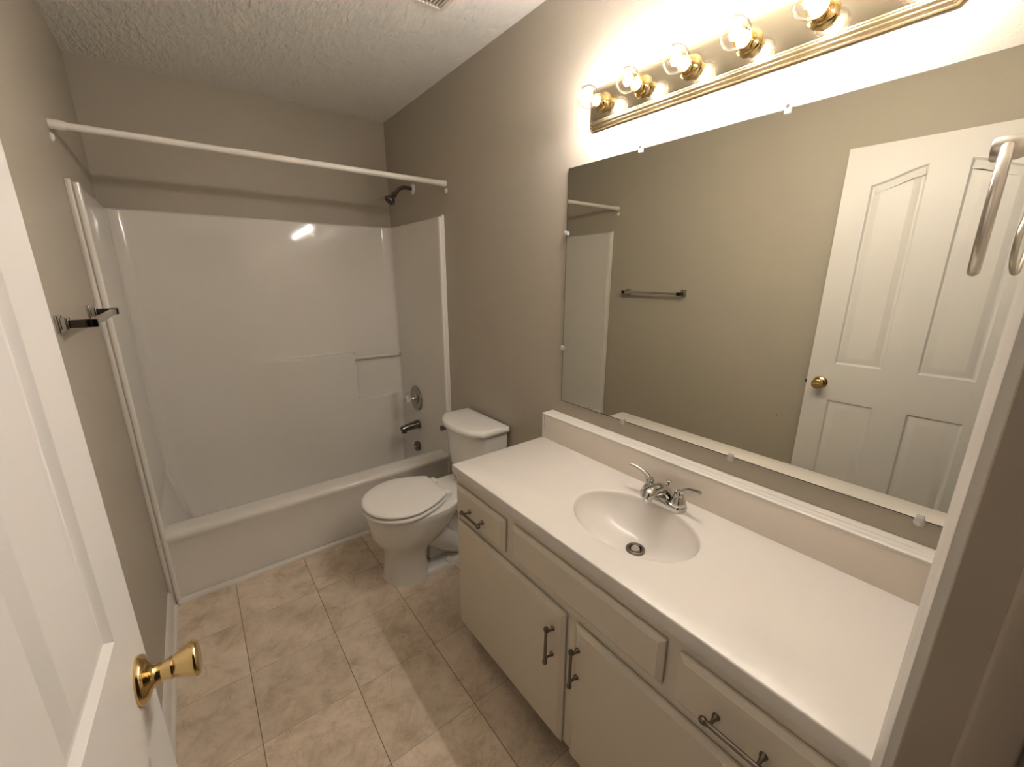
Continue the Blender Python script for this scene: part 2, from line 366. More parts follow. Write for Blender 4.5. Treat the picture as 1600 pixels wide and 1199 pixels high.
# apron, rim and well (profile in y,z swept in x)
prof = [(YT + 0.002, 0.0), (YT + 0.004, 0.20), (YT + 0.000, 0.285), (YT - 0.010, 0.312), (YT - 0.013, 0.326), (YT - 0.009, 0.338), (YT + 0.004, 0.3445), (YT + 0.030, 0.346), (YT + 0.095, 0.344), (YT + 0.122, 0.339),
        (YT + 0.140, 0.325), (YT + 0.150, 0.29), (YT + 0.165, 0.15), (YT + 0.18, 0.06), (YT + 0.21, 0.035), (YB - 0.09, 0.030), (YB - 0.005, 0.030)]
bm = bmesh.new(); nx = 40; rows = []
for i in range(nx + 1):
    t = i / nx; x = 0.002 + (W - 0.004) * t; e = min(x - X0, X1 - x)
    row = [bm.verts.new((x, y, z)) for (y, z) in prof]
    rows.append(row)
for a, b in zip(rows, rows[1:]):
    for j in range(len(prof) - 1): bm.faces.new((a[j], b[j], b[j + 1], a[j + 1]))
bmesh.ops.recalc_face_normals(bm, faces=bm.faces[:]); bmesh.ops.solidify(bm, geom=bm.faces[:], thickness=0.004)
tb = build('tub_basin', bm, M['tub'], tub, None, 60)
# surround wall: one U-shaped sheet with coved corners and a moulded shelf
path = []; RC = 0.062; ns = 10
for k in range(0, 11): path.append((X0, YT + 0.005 + (YB - RC - YT - 0.005) * k / 10))
for k in range(1, ns + 1): a = math.pi / 2 * k / ns; path.append((X0 + RC - RC * math.cos(a), YB - RC + RC * math.sin(a)))
nb = 260
for k in range(1, nb + 1): path.append((X0 + RC + (X1 - X0 - 2 * RC) * k / nb, YB))
for k in range(1, ns + 1): a = math.pi / 2 * k / ns; path.append((X1 - RC + RC * math.sin(a), YB - RC + RC * math.cos(a)))
for k in range(1, 11): path.append((X1, YB - RC - (YB - RC - YT - 0.005) * k / 10))
zs = sorted(set([round(0.024 + 0.012 * k, 4) for k in range(0, 145)] + [1.75, 1.765, 1.772, 1.777, 1.78] + [round(0.932 + 0.003 * k, 4) for k in range(0, 11)] + [round(0.608 + 0.003 * k, 4) for k in range(0, 11)]))
DRAFT = 0.022
def sst(a, b, x):
    if a > b: return 1 - sst(b, a, x)
    t = max(0, min(1, (x - a) / (b - a))); return t * t * (3 - 2 * t)
def protr(x, z):
    # lower part of the back wall steps forward; its ledge fades out to the left; a soap recess sits at its right end
    top = 1 - sst(0.940, 0.955, z)
    a = 0.068 * sst(0.52, 1.0, x) * top
    rec = sst(1.122, 1.142, x) * sst(0.615, 0.634, z)
    low = 0.066 * sst(1.122, 1.15, x) * (1 - sst(0.612, 0.634, z))
    if x < 1.135: a *= 1
    return max(a * (1 - rec), low) * (1 - 0.75 * sst(1.33, 1.45, x)) * sst(0.05, 0.34, z) ** 0.5
bm = bmesh.new(); rows = []
for z in zs:
    row = []; ins = 0.0
    if z > 1.764: ins = 0.006 * (1 - math.sqrt(max(0, 1 - ((z - 1.764) / 0.016) ** 2)))
    for (x, y) in path:
        p = protr(x, z) * sst(YB - RC, YB - 0.008, y) if x > 0.2 else 0.0
        dr = DRAFT * (1.78 - z); lo = max(0.0, 1 - z / 0.42)
        xi = 0.085 * lo ** 1.4 * sst(0.30, 0.06, x) if x < 0.3 else -0.03 * lo ** 2 * sst(W - 0.35, W - 0.04, x)
        row.append(bm.verts.new((x + xi, y - p - (dr + 0.05 * lo ** 3) * sst(YB - RC, YB, y), z)))
    rows.append(row)
# rolled top edge back to the wall
row = []
for (x, y) in path:
    row.append(bm.verts.new((x - (0.012 if x < 0.2 and y < YB - 0.001 else 0) + (0.012 if x > 1.3 and y < YB - 0.001 else 0), y + (0.012 if y > YB - RC else 0), 1.790)))
rows.append(row)
row = []
for (x, y) in path:
    row.append(bm.verts.new((min(max(x, 0.09), W - 0.09) if False else (0.001 if x < 0.06 else (W - 0.001 if x > W - 0.06 else x)), y + (0.029 if y > YB - RC * 0.6 else 0), 1.7925)))
rows.append(row)
for a, b in zip(rows, rows[1:]):
    for j in range(len(path) - 1): bm.faces.new((a[j], a[j + 1], b[j + 1], b[j]))
bmesh.ops.recalc_face_normals(bm, faces=bm.faces[:]); bmesh.ops.solidify(bm, geom=bm.faces[:], thickness=0.002)
sw = build('surround_wall', bm, M['tub'], tub, None, 50)
# rounded front flanges of the surround
for x, sx in ((0.0, 1), (W, -1)):
    bm = bmesh.new(); pf = [(0.0, 0.02), (0.0, -0.0045), (0.0172, -0.0045), (0.0176, -0.006)] + [(0.0268 - 0.0092 * math.cos(a * math.pi / 8), -0.006 - 0.005 * math.sin(a * math.pi / 8)) for a in range(0, 9)] + [(0.036, 0.02)]
    extrude_profile(bm, pf, (x + sx * 0.001, YT - 0.004, 0.0), (x + sx * 0.001, YT - 0.004, 1.784), (sx, 0, 0), (0, 1, 0))
    build('edge_flange', bm, M['tub'], tub, None, 40)
bm = bmesh.new(); tube(bm, [(1.130, YB - 0.052, 0.908), (1.46, YB - 0.052, 0.902)], 0.0095, 16, smoothp=False)
for x in (1.134, 1.455): lathe(bm, (x, YB - 0.052, 0.9075 if x < 1.3 else 0.902), (1, 0, 0), [(0, -0.004), (0.0125, -0.004), (0.0125, 0.004), (0, 0.004)], 16)
tag(build('washcloth_bar', bm, M['plastic_white'], tub), 'slim bar across the soap recess')
bm = bmesh.new(); lathe(bm, (1.455, YB - 0.052, 0.902), (1, 0, 0), [(0, -0.001), (0.014, -0.001), (0.014, 0.004), (0, 0.004)], 16)
build('bar_socket', bm, M['dark_chrome'], tub)
bm = bmesh.new(); o = Vector((1.440, 2.568, 0.255)); lathe(bm, o, (-1, 0, 0.12), [(0.0, -0.015), (0.036, -0.015), (0.036, 0.003), (0.033, 0.006), (0.012, 0.008), (0.0, 0.008)], 28)
ov = build('overflow_plate', bm, M['dark_chrome'], tub)
tag(ov, 'round chrome overflow plate'); bm = bmesh.new(); lathe(bm, o + Vector((-0.008, 0, 0)), (-1, 0, 0.12), [(0, 0), (0.007, 0), (0.006, 0.004), (0, 0.005)], 14); build('screw', bm, M['chrome'], ov)

# ------------------------------------------------------------------ shower fittings
sv = thing('shower_valve', 'round chrome shower valve with clear knob on the right end of the tub surround', 'valve', (X1, 2.567, 0.62))
bm = bmesh.new(); lathe(bm, (X1 - 0.0035, 2.567, 0.62), (-1, 0, 0), [(0, 0.0), (0.089, 0.0), (0.090, 0.002), (0.086, 0.007), (0.076, 0.009), (0.060, 0.006), (0.045, 0.006), (0.040, 0.011), (0.024, 0.013), (0.0, 0.013)], 48)
build('escutcheon', bm, M['valve_chrome'], sv, None, 35)
bm = bmesh.new(); lathe(bm, (X1 - 0.012, 2.567, 0.62), (-1, 0, 0), [(0, 0), (0.017, 0), (0.016, 0.030), (0.013, 0.034), (0, 0.034)], 24); build('stem', bm, M['chrome'], sv)
bm = bmesh.new(); lathe(bm, (X1 - 0.044, 2.567, 0.62), (-1, 0, 0), [(0, 0), (0.016, 0), (0.024, 0.010), (0.027, 0.022), (0.026, 0.034), (0.020, 0.042), (0, 0.044)], 10); build('knob', bm, M['clear'], sv, None, 20)
ts = thing('tub_spout', 'dark chrome tub spout below the shower valve', 'faucet', (X1, 2.555, 0.425))
bm = bmesh.new(); tube(bm, [(X1 - 0.0045, 2.555, 0.425), (X1 - 0.014, 2.555, 0.4255), (X1 - 0.05, 2.555, 0.424), (X1 - 0.10, 2.555, 0.418), (X1 - 0.130, 2.555, 0.412), (X1 - 0.140, 2.555, 0.407)], [0.031, 0.031, 0.028, 0.025, 0.023, 0.012], 20)
lathe(bm, (X1 - 0.116, 2.555, 0.411), (0, 0, -1), [(0, 0), (0.019, 0.0), (0.020, 0.026), (0.016, 0.027), (0.014, 0.010), (0, 0.010)], 20)
build('spout_body', bm, M['dark_chrome'], ts)
bm = bmesh.new(); lathe(bm, (X1 - 0.0035, 2.555, 0.425), (-1, 0, 0), [(0, 0.0), (0.034, 0.0), (0.034, 0.005), (0.031, 0.008), (0, 0.008)], 24); build('collar', bm, M['dark_chrome'], ts)
sh = thing('wall_shower', 'small dark chrome shower head on bent arm high on the right wall above the tub', 'shower', (W, 2.502, 1.985))
bm = bmesh.new(); tube(bm, [(W - 0.002, 2.502, 1.985), (W - 0.05, 2.502, 1.987), (W - 0.085, 2.502, 1.978), (W - 0.110, 2.502, 1.955), (W - 0.122, 2.502, 1.940)], 0.0115, 14); build('shower_arm', bm, M['dark_chrome'], sh)
bm = bmesh.new(); lathe(bm, (W, 2.502, 1.985), (-1, 0, 0), [(0, -0.001), (0.030, -0.001), (0.029, 0.004), (0.018, 0.010), (0.013, 0.011), (0, 0.011)], 28); tag(build('wall_flange', bm, M['plastic_white'], sh), 'pale wall flange')
hd = Vector((-0.66, -0.02, -0.75)).normalized(); ho = Vector((W - 0.119, 2.502, 1.944))
bm = bmesh.new(); lathe(bm, ho, hd, [(0, -0.004), (0.013, -0.004), (0.017, 0.002), (0.017, 0.014), (0.013, 0.018), (0.015, 0.024), (0.029, 0.042), (0.033, 0.050), (0.033, 0.060), (0.030, 0.064), (0, 0.062)], 28); hdo = build('spray_head', bm, M['dark_chrome'], sh)
bm = bmesh.new(); lathe(bm, ho + hd * 0.0615, hd, [(0, 0), (0.026, 0), (0.025, 0.0035), (0, 0.0035)], 28); build('spray_face', bm, M['rubber'], hdo)
rod = thing('shower_curtain_rod', 'white tension shower curtain rod spanning wall to wall above the tub', 'curtain rod', (W / 2, 2.089, 1.945))
zr = lambda x: 1.9560 - 0.004 * (x / W)
bm = bmesh.new(); tube(bm, [(0.03, 2.089, zr(0)), (0.515, 2.089, zr(0.515))], 0.0118, 20, smoothp=False); build('inner_tube', bm, M['plastic_white'], rod)
bm = bmesh.new(); tube(bm, [(0.505, 2.089, zr(0.505)), (0.510, 2.089, zr(0.51)), (W - 0.02, 2.089, zr(W))], [0.0120, 0.0132, 0.0132], 20, smoothp=False); build('outer_tube', bm, M['plastic_white'], rod)
for x, d, l in ((0.0005, (1, 0, 0), 0.040), (W - 0.0005, (-1, 0, 0), 0.052)):
    bm = bmesh.new(); lathe(bm, (x, 2.089, zr(x)), d, [(0, 0), (0.0158, 0), (0.0160, 0.004), (0.0152, 0.008), (0.0148, l - 0.004), (0.0140, l), (0, l)], 24); build('end_cap', bm, M['plastic_white'], rod)
for x, sx, nm in ((0.0, 1, 'left'), (W, -1, 'right')):
    bm = bmesh.new(); lathe(bm, (x, 2.082, 1.915), (sx, 0, 0), [(0, -0.001), (0.013, -0.001), (0.0125, 0.004), (0.007, 0.008), (0, 0.009)], 18)
    tag(build('wall_plug', bm, M['plastic_white'], None), 'small pale wall plug under the %s end of the curtain rod' % nm, 'wall plug')

# ------------------------------------------------------------------ toilet
TY = 1.684
to = thing('toilet', 'white two-piece toilet with closed lid between the tub and the vanity', 'toilet', (1.12, TY, 0))
bm = bmesh.new(); n = 56
rings = [egg(0.838, 1.060, 0.128, TY, 0.0, n), egg(0.842, 1.055, 0.124, TY, 0.012, n), egg(0.848, 1.050, 0.119, TY, 0.09, n), egg(0.848, 1.060, 0.119, TY, 0.155, n), egg(0.834, 1.090, 0.127, TY, 0.188, n),
         egg(0.812, 1.135, 0.147, TY, 0.222, n), egg(0.793, 1.180, 0.166, TY, 0.262, n), egg(0.788, 1.220, 0.172, TY, 0.310, n), egg(0.781, 1.240, 0.181, TY, 0.345, n), egg(0.779, 1.245, 0.185, TY, 0.365, n), egg(0.783, 1.242, 0.182, TY, 0.378, n), egg(0.81, 1.23, 0.165, TY, 0.381, n)]
loft(bm, rings)
# rear deck carrying the tank
dk = [egg(1.10, 1.452, hw, TY, z, n, 5, 6, 1.3) for z, hw in ((0.285, 0.085), (0.31, 0.115), (0.335, 0.126), (0.374, 0.128), (0.3835, 0.122), (0.384, 0.06))]; loft(bm, dk)
# trapway bulge and foot plate
for s in (-1, 1):
    tube(bm, [(0.985, TY + s * 0.055, 0.27), (1.075, TY + s * 0.066, 0.205), (1.17, TY + s * 0.062, 0.118), (1.255, TY + s * 0.058, 0.082), (1.34, TY + s * 0.050, 0.125), (1.40, TY + s * 0.03, 0.22)], [0.07, 0.066, 0.055, 0.053, 0.056, 0.05], 18, 8)
box(bm, (1.06, TY - 0.05, 0.02), (1.40, TY + 0.05, 0.33), 0.03, 4)
ft = [egg(0.95, 1.44, hw, TY, z, n, 4, 4, 1.2) for z, hw in ((0.0, 0.118), (0.02, 0.116), (0.028, 0.108), (0.031, 0.09))]; loft(bm, ft)
bowl = build('bowl', bm, M['china'], to, None, 50)
for s in (-1, 1):
    bm = bmesh.new(); lathe(bm, (1.145, TY + s * 0.098, 0.024), (0, 0, 1), [(0, 0), (0.017, 0), (0.017, 0.012), (0.013, 0.022), (0.006, 0.026), (0, 0.0265)], 20); build('bolt_cap', bm, M['plastic_white'], to)
def lid_ring(z, i, x0=0.770, xm=0.965, x1=1.150, hw=0.189, hb=0.112):
    # egg-shaped seat outline with a straight back edge, inset by i
    half = []; m = 26
    for k in range(m + 1):
        t = math.pi / 2 * k / m; half.append((xm - (xm - x0 - i) * math.cos(t), (hw - i) * math.sin(t) ** 0.96))
    for k in range(1, 17):
        t = k / 16; half.append((xm + (x1 - i - xm) * t, hw - i + (hb - hw) * (0.35 * t + 0.65 * t * t)))
    a = half[-1]; half[-1] = (a[0] - 0.004, a[1]); half.append((a[0], a[1] - 0.006))
    return [Vector((x, TY + 0.006 * (x - x0) / 0.38 + y, z)) for x, y in half] + [Vector((x, TY + 0.006 * (x - x0) / 0.38 - y, z)) for x, y in half[:0:-1]]
def slab(z0, z1, r, grow):
    return loft(bmesh.new(), [lid_ring(z0, r - grow), lid_ring(z0 + r * 0.6, -grow), lid_ring(z1 - r, -grow), lid_ring(z1 - r * 0.35, r * 0.4 - grow), lid_ring(z1, r * 1.6 - grow), lid_ring(z1 + 0.002, 0.06)])
build('seat', slab(0.3865, 0.4030, 0.006, 0.0015), M['seat'], to, None, 50)
build('seat_lid', slab(0.4105, 0.427, 0.007, 0.0), M['seat'], to, None, 50)
for s in (-1, 1):
    bm = bmesh.new(); box(bm, (1.142, TY + 0.006 + s * 0.075 - 0.024, 0.381), (1.184, TY + 0.006 + s * 0.075 + 0.024, 0.414), 0.007, 3); build('seat_hinge', bm, M['seat'], to)
# tank: D-shaped in plan
TKY = 1.690
def dee(xb, xf, hw, z, bow=0.075, n=40, r=0.02):
    pts = [(xb, TKY - hw), (xf + bow + 0.03, TKY - hw)]
    for i in range(n + 1):
        v = -1 + 2 * i / n; pts.append((xf + bow * abs(v) ** 2.6, TKY + hw * v))
    pts += [(xf + bow + 0.03, TKY + hw), (xb, TKY + hw)]
    return [Vector((x, y, z)) for x, y in pts]
bm = bmesh.new(); loft(bm, [dee(1.462, 1.300, 0.150, 0.382), dee(1.464, 1.288, 0.162, 0.395), dee(1.466, 1.272, 0.176, 0.50), dee(1.468, 1.256, 0.188, 0.688)])
tank = build('tank', bm, M['china'], to, None, 60)
bm = bmesh.new(); loft(bm, [dee(1.466, 1.252, 0.190, 0.688), dee(1.472, 1.240, 0.199, 0.694), dee(1.472, 1.238, 0.201, 0.706), dee(1.472, 1.240, 0.199, 0.718), dee(1.470, 1.247, 0.194, 0.725), dee(1.462, 1.262, 0.180, 0.728), dee(1.43, 1.31, 0.12, 0.729)])
build('tank_lid', bm, M['china'], to, None, 60)
bm = bmesh.new(); lathe(bm, (1.292, 1.842, 0.652), (-0.92, 0.30, 0), [(0, -0.01), (0.011, -0.01), (0.011, 0.010), (0.015, 0.012), (0.016, 0.020), (0.012, 0.026), (0, 0.028)], 20)
tag(build('flush_lever', bm, M['dark_chrome'], to), 'dark chrome flush lever')
bm = bmesh.new(); tube(bm, [(W - 0.004, 1.50, 0.16), (W - 0.05, 1.50, 0.16), (W - 0.07, 1.51, 0.20), (W - 0.075, 1.55, 0.32), (W - 0.08, 1.56, 0.395)], 0.006, 10)
lathe(bm, (W, 1.50, 0.16), (-1, 0, 0), [(0, -0.001), (0.026, -0.001), (0.02, 0.008), (0.011, 0.01), (0.011, 0.05), (0.014, 0.052), (0.014, 0.068), (0, 0.07)], 18)
tag(build('supply_line', bm, M['chrome'], to), 'chrome water supply line')

# ------------------------------------------------------------------ vanity cabinet
VY0, VY1 = FY + 0.001, 1.184; XF = 0.967; XFR = 0.984; ZC = 0.776; ZU = 0.742
vc = thing('vanity_cabinet', 'white painted bathroom vanity cabinet with dark bar pulls along the right wall', 'cabinet', (1.235, 0.556, 0))
bm = bmesh.new(); box(bm, (XFR, VY0, 0.078), (XFR + 0.019, VY1, ZU - 0.0005), 0.001, 1)
for ya, yb in ((VY0, VY0 + 0.016), (VY1 - 0.016, VY1)): box(bm, (XFR + 0.0192, ya, 0.078), (W - 0.001, yb, ZU - 0.0005), 0.001, 1)
box(bm, (XFR + 0.0192, VY0 + 0.0162, 0.078), (W - 0.001, VY1 - 0.0162, 0.094)); box(bm, (W - 0.012, VY0 + 0.0162, 0.0942), (W - 0.001, VY1 - 0.0162, ZU - 0.001))
build('cabinet_body', bm, M['cab'], vc, None, 30)
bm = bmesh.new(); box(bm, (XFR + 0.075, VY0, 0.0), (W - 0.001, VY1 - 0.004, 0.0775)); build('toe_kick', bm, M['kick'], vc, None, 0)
def lipped(y0, y1, z0, z1):
    # overlay front: square back edge, step, then a sloped lip round the face
    def q(i, x): return [Vector((x, y0 + i, z0 + i)), Vector((x, y1 - i, z0 + i)), Vector((x, y1 - i, z1 - i)), Vector((x, y0 + i, z1 - i))]
    return loft(bmesh.new(), [q(0.016, XFR - 0.0002), q(0.016, XFR - 0.0028), q(0, XFR - 0.0029), q(0, XFR - 0.0088), q(0.0015, XFR - 0.0097), q(0.011, XF + 0.002), q(0.013, XF)])
def pull(parent, y0, z0, y1, z1, label=None):
    x = XF - 0.028; a, b = Vector((x, y0, z0)), Vector((x, y1, z1)); d = (b - a).normalized(); bm = bmesh.new()
    lathe(bm, a, d, [(0.0, -0.010), (0.004, -0.0095), (0.0072, -0.006), (0.0078, -0.002), (0.0072, 0.002), (0.0055, 0.005), (0.0048, 0.010), (0.0048, (b - a).length - 0.010), (0.0055, (b - a).length - 0.005), (0.0072, (b - a).length - 0.002), (0.0078, (b - a).length + 0.002), (0.0072, (b - a).length + 0.006), (0.004, (b - a).length + 0.0095), (0, (b - a).length + 0.010)], 18)
    for p in (a + d * 0.010, b - d * 0.010):
        lathe(bm, p, (1, 0, 0), [(0, 0), (0.0038, 0), (0.0035, 0.012), (0.0042, 0.018), (0.0075, 0.0255), (0.0078, 0.0285), (0, 0.0285)], 14)
    return build('handle', bm, M['pull'], parent, None, 40)
dr1 = build('drawer', lipped(0.862, 1.166, 0.585, 0.706), M['cab'], vc, None, 25); pull(dr1, 1.074, 0.640, 0.970, 0.640)
dr2 = build('drawer', lipped(-0.052, 0.252, 0.585, 0.712), M['cab'], vc, None, 25); pull(dr2, 0.172, 0.638, 0.066, 0.638)
build('false_front', lipped(0.284, 0.822, 0.592, 0.713), M['cab'], vc, None, 25)
d1 = build('cabinet_door', lipped(0.578, 1.170, 0.080, 0.556), M['cab'], vc, None, 25); pull(d1, 0.619, 0.492, 0.621, 0.378)
d2 = build('cabinet_door', lipped(-0.050, 0.541, 0.080, 0.556), M['cab'], vc, None, 25); pull(d2, 0.521, 0.496, 0.522, 0.384)

# ------------------------------------------------------------------ vanity top with integral basin
XC0, XB, CY0, CY1 = 0.972, 1.430, FY + 0.001, 1.195
vt = thing('countertop', 'cream cultured marble vanity top with built-in oval basin and backsplash', 'countertop', (1.23, 0.56, ZU))
bm = bmesh.new(); n = 96; EC = (1.205, 0.548); EA, EB = 0.140, 0.192; DC = (1.228, 0.544); DEP = 0.106
XW = W - 0.001
def rect_pt(a):
    dx, dy = math.cos(a), math.sin(a); t = 1e9
    if dx > 1e-9: t = min(t, (XW - EC[0]) / dx)
    if dx < -1e-9: t = min(t, (XC0 + 0.004 - EC[0]) / dx)
    if dy > 1e-9: t = min(t, (CY1 - 0.004 - EC[1]) / dy)
    if dy < -1e-9: t = min(t, (CY0 - EC[1]) / dy)
    return EC[0] + dx * t, EC[1] + dy * t
ang = [2 * math.pi * i / n for i in range(n)]
for cx_, cy_ in ((XW, CY1 - 0.004), (XC0 + 0.004, CY1 - 0.004), (XC0 + 0.004, CY0), (XW, CY0)):   # snap four samples to the corners
    a = math.atan2(cy_ - EC[1], cx_ - EC[0]) % (2 * math.pi); k = min(range(n), key=lambda i: abs(ang[i] - a)); ang[k] = a
outer = [Vector((*rect_pt(a), ZC)) for a in ang]
def off_ring(ring, dz, grow):
    out = []
    for p in ring:
        x, y = p.x, p.y
        if x < XC0 + 0.0041: x -= grow
        if y > CY1 - 0.0041: y += grow
        out.append(Vector((x, y, dz)))
    return out
el = []
for a in ang:
    t = math.atan2(math.sin(a) / EB, math.cos(a) / EA); el.append((EC[0] + EA * math.cos(t), EC[1] + EB * math.sin(t)))
rings = [off_ring(outer, ZU, 0.004), off_ring(outer, ZC - 0.004, 0.004), off_ring(outer, ZC - 0.0012, 0.0028), outer]
def ring_at(k, z): return [Vector((DC[0] + (x - DC[0]) * k, DC[1] + (y - DC[1]) * k, z)) for x, y in el]
rings.append([Vector((EC[0] + (x - EC[0]) * 1.10, EC[1] + (y - EC[1]) * 1.08, ZC)) for x, y in el])
rings += [[Vector((EC[0] + (x - EC[0]) * 1.02, EC[1] + (y - EC[1]) * 1.015, ZC - 0.0005)) for x, y in el]]
for k in (1.0, 0.985, 0.965, 0.94, 0.90, 0.85, 0.79, 0.72, 0.64, 0.55, 0.46, 0.37, 0.28, 0.20):
    dz = DEP * (1 - k ** 2.3) ** 0.72 * 0.985
    rings.append(ring_at(k, ZC - 0.003 - dz))
c = 0.023
rings.append([Vector((DC[0] + c * math.cos(a), DC[1] + c * math.sin(a), ZC - DEP - 0.002)) for a in ang])
rings.append([Vector((DC[0] + 0.020 * math.cos(a), DC[1] + 0.020 * math.sin(a), ZC - DEP - 0.025)) for a in ang])
und = [[Vector((DC[0] + 0.026 * math.cos(a), DC[1] + 0.026 * math.sin(a), ZC - DEP - 0.027)) for a in ang]]
for k in (0.28, 0.46, 0.64, 0.79, 0.90, 0.965, 1.0): und.append([p + Vector(((p.x - DC[0]) * 0.07, (p.y - DC[1]) * 0.06, -0.012)) for p in ring_at(k, ZC - 0.003 - DEP * (1 - k ** 2.3) ** 0.72 * 0.985)])
und.append([Vector((EC[0] + (x - EC[0]) * 1.10, EC[1] + (y - EC[1]) * 1.08, ZU)) for x, y in el])
loft(bm, rings + und + [rings[0]], False, False); bmesh.ops.remove_doubles(bm, verts=bm.verts[:], dist=1e-6)
top = build('counter_slab', bm, M['marble'], vt, None, 45)
bm = bmesh.new(); box(bm, (XB, CY0, ZC - 0.001), (XB + 0.020, CY1 - 0.012, 0.8785), 0.002, 2)
build('backsplash', bm, M['splash'], vt, None, 40)
bm = bmesh.new(); lathe(bm, (DC[0], DC[1], ZC - DEP + 0.0015), (0, 0, 1), [(0.016, -0.016), (0.0165, 0.0), (0.0185, 0.0042), (0.024, 0.0052), (0.0268, 0.0045), (0.0285, 0.0015), (0.0287, -0.004)], 36, False)
dr = build('sink_drain', bm, M['pull'], vt, None, 50); tag(dr, 'dark metal sink drain')
bm = bmesh.new(); lathe(bm, (DC[0], DC[1], ZC - DEP - 0.006), (0, 0, 1), [(0, 0), (0.0135, 0), (0.0138, 0.010), (0.011, 0.0135), (0, 0.0148)], 28); build('drain_stopper', bm, M['satin'], dr)
# white wooden ledge between backsplash and wall
lp = [(0.0, 0.0), (0.0, 0.0065), (0.003, 0.009), (0.016, 0.0095), (0.018, 0.0080), (0.021, 0.0095), (0.036, 0.0100), (0.038, 0.0085), (0.041, 0.0100), (0.061, 0.0105), (0.061, 0.0)]
bm = bmesh.new(); extrude_profile(bm, lp, (XB - 0.002, CY0, 0.879), (XB - 0.002, CY1 - 0.0005, 0.879), (1, 0, 0), (0, 0, 1))
box(bm, (XB - 0.002, CY1 - 0.0115, ZC + 0.0005), (W - 0.0005, CY1 - 0.0005, 0.8792), 0.001, 1); box(bm, (XB + 0.0205, CY0, ZC + 0.0005), (W - 0.0005, CY1 - 0.012, 0.8785))
struct('trim_6', bm, M['white'], 'white wooden ledge capping the backsplash')

# ------------------------------------------------------------------ basin faucet
FX, FCY = 1.367, 0.553
fa = thing('basin_faucet', 'chrome two-handle faucet behind the oval basin', 'faucet', (FX, FCY, ZC))
def stadium(hl, r, z, n=40, sx=1.0):
    out = []
    for i in range(n):
        a = 2 * math.pi * i / n; c, s = math.cos(a), math.sin(a)
        out.append(Vector((FX + r * c * sx, FCY + math.copysign(hl, s) + r * s, z)))
    return out
bm = bmesh.new(); loft(bm, [stadium(0.050, 0.0275, ZC + 0.0002), stadium(0.050, 0.028, ZC + 0.010), stadium(0.050, 0.0265, ZC + 0.016), stadium(0.049, 0.0225, ZC + 0.020), stadium(0.046, 0.015, ZC + 0.022)])
build('base', bm, M['chrome'], fa, None, 45)
bm = bmesh.new(); tube(bm, [(FX + 0.012, FCY, ZC + 0.012), (FX + 0.004, FCY, ZC + 0.034), (FX - 0.020, FCY, ZC + 0.052), (FX - 0.055, FCY, ZC + 0.060), (FX - 0.085, FCY, ZC + 0.057), (FX - 0.099, FCY, ZC + 0.047)], [0.026, 0.026, 0.024, 0.021, 0.021, 0.013], 22, 7, 0.85)
lathe(bm, (FX - 0.084, FCY, ZC + 0.052), (-0.12, 0, -1), [(0, 0), (0.0145, 0), (0.0135, 0.016), (0.011, 0.019), (0, 0.019)], 18)
build('spout', bm, M['chrome'], fa, None, 50)
for s in (-1, 1):
    y = FCY + s * 0.051; bm = bmesh.new()
    lathe(bm, (FX, y, ZC + 0.016), (0, 0, 1), [(0, 0), (0.0235, 0), (0.0225, 0.010), (0.0175, 0.022), (0.0145, 0.032), (0.0142, 0.040), (0.011, 0.047), (0, 0.050)], 26)
    tube(bm, [(FX, y, ZC + 0.050), (FX + 0.001, y + s * 0.012, ZC + 0.066), (FX - 0.003, y + s * 0.032, ZC + 0.080), (FX - 0.009, y + s * 0.060, ZC + 0.088), (FX - 0.012, y + s * 0.070, ZC + 0.089)], [0.0125, 0.0095, 0.0070, 0.0062, 0.0058], 14, 6, 0.8)
    build('lever_handle', bm, M['chrome'], fa, None, 50)
bm = bmesh.new(); lathe(bm, (FX + 0.026, FCY, ZC + 0.016), (0, 0, 1), [(0, 0), (0.0028, 0), (0.0028, 0.036), (0.004, 0.040), (0.0085, 0.046), (0.009, 0.049), (0.006, 0.051), (0, 0.0505)], 16); build('lift_rod', bm, M['chrome'], fa)

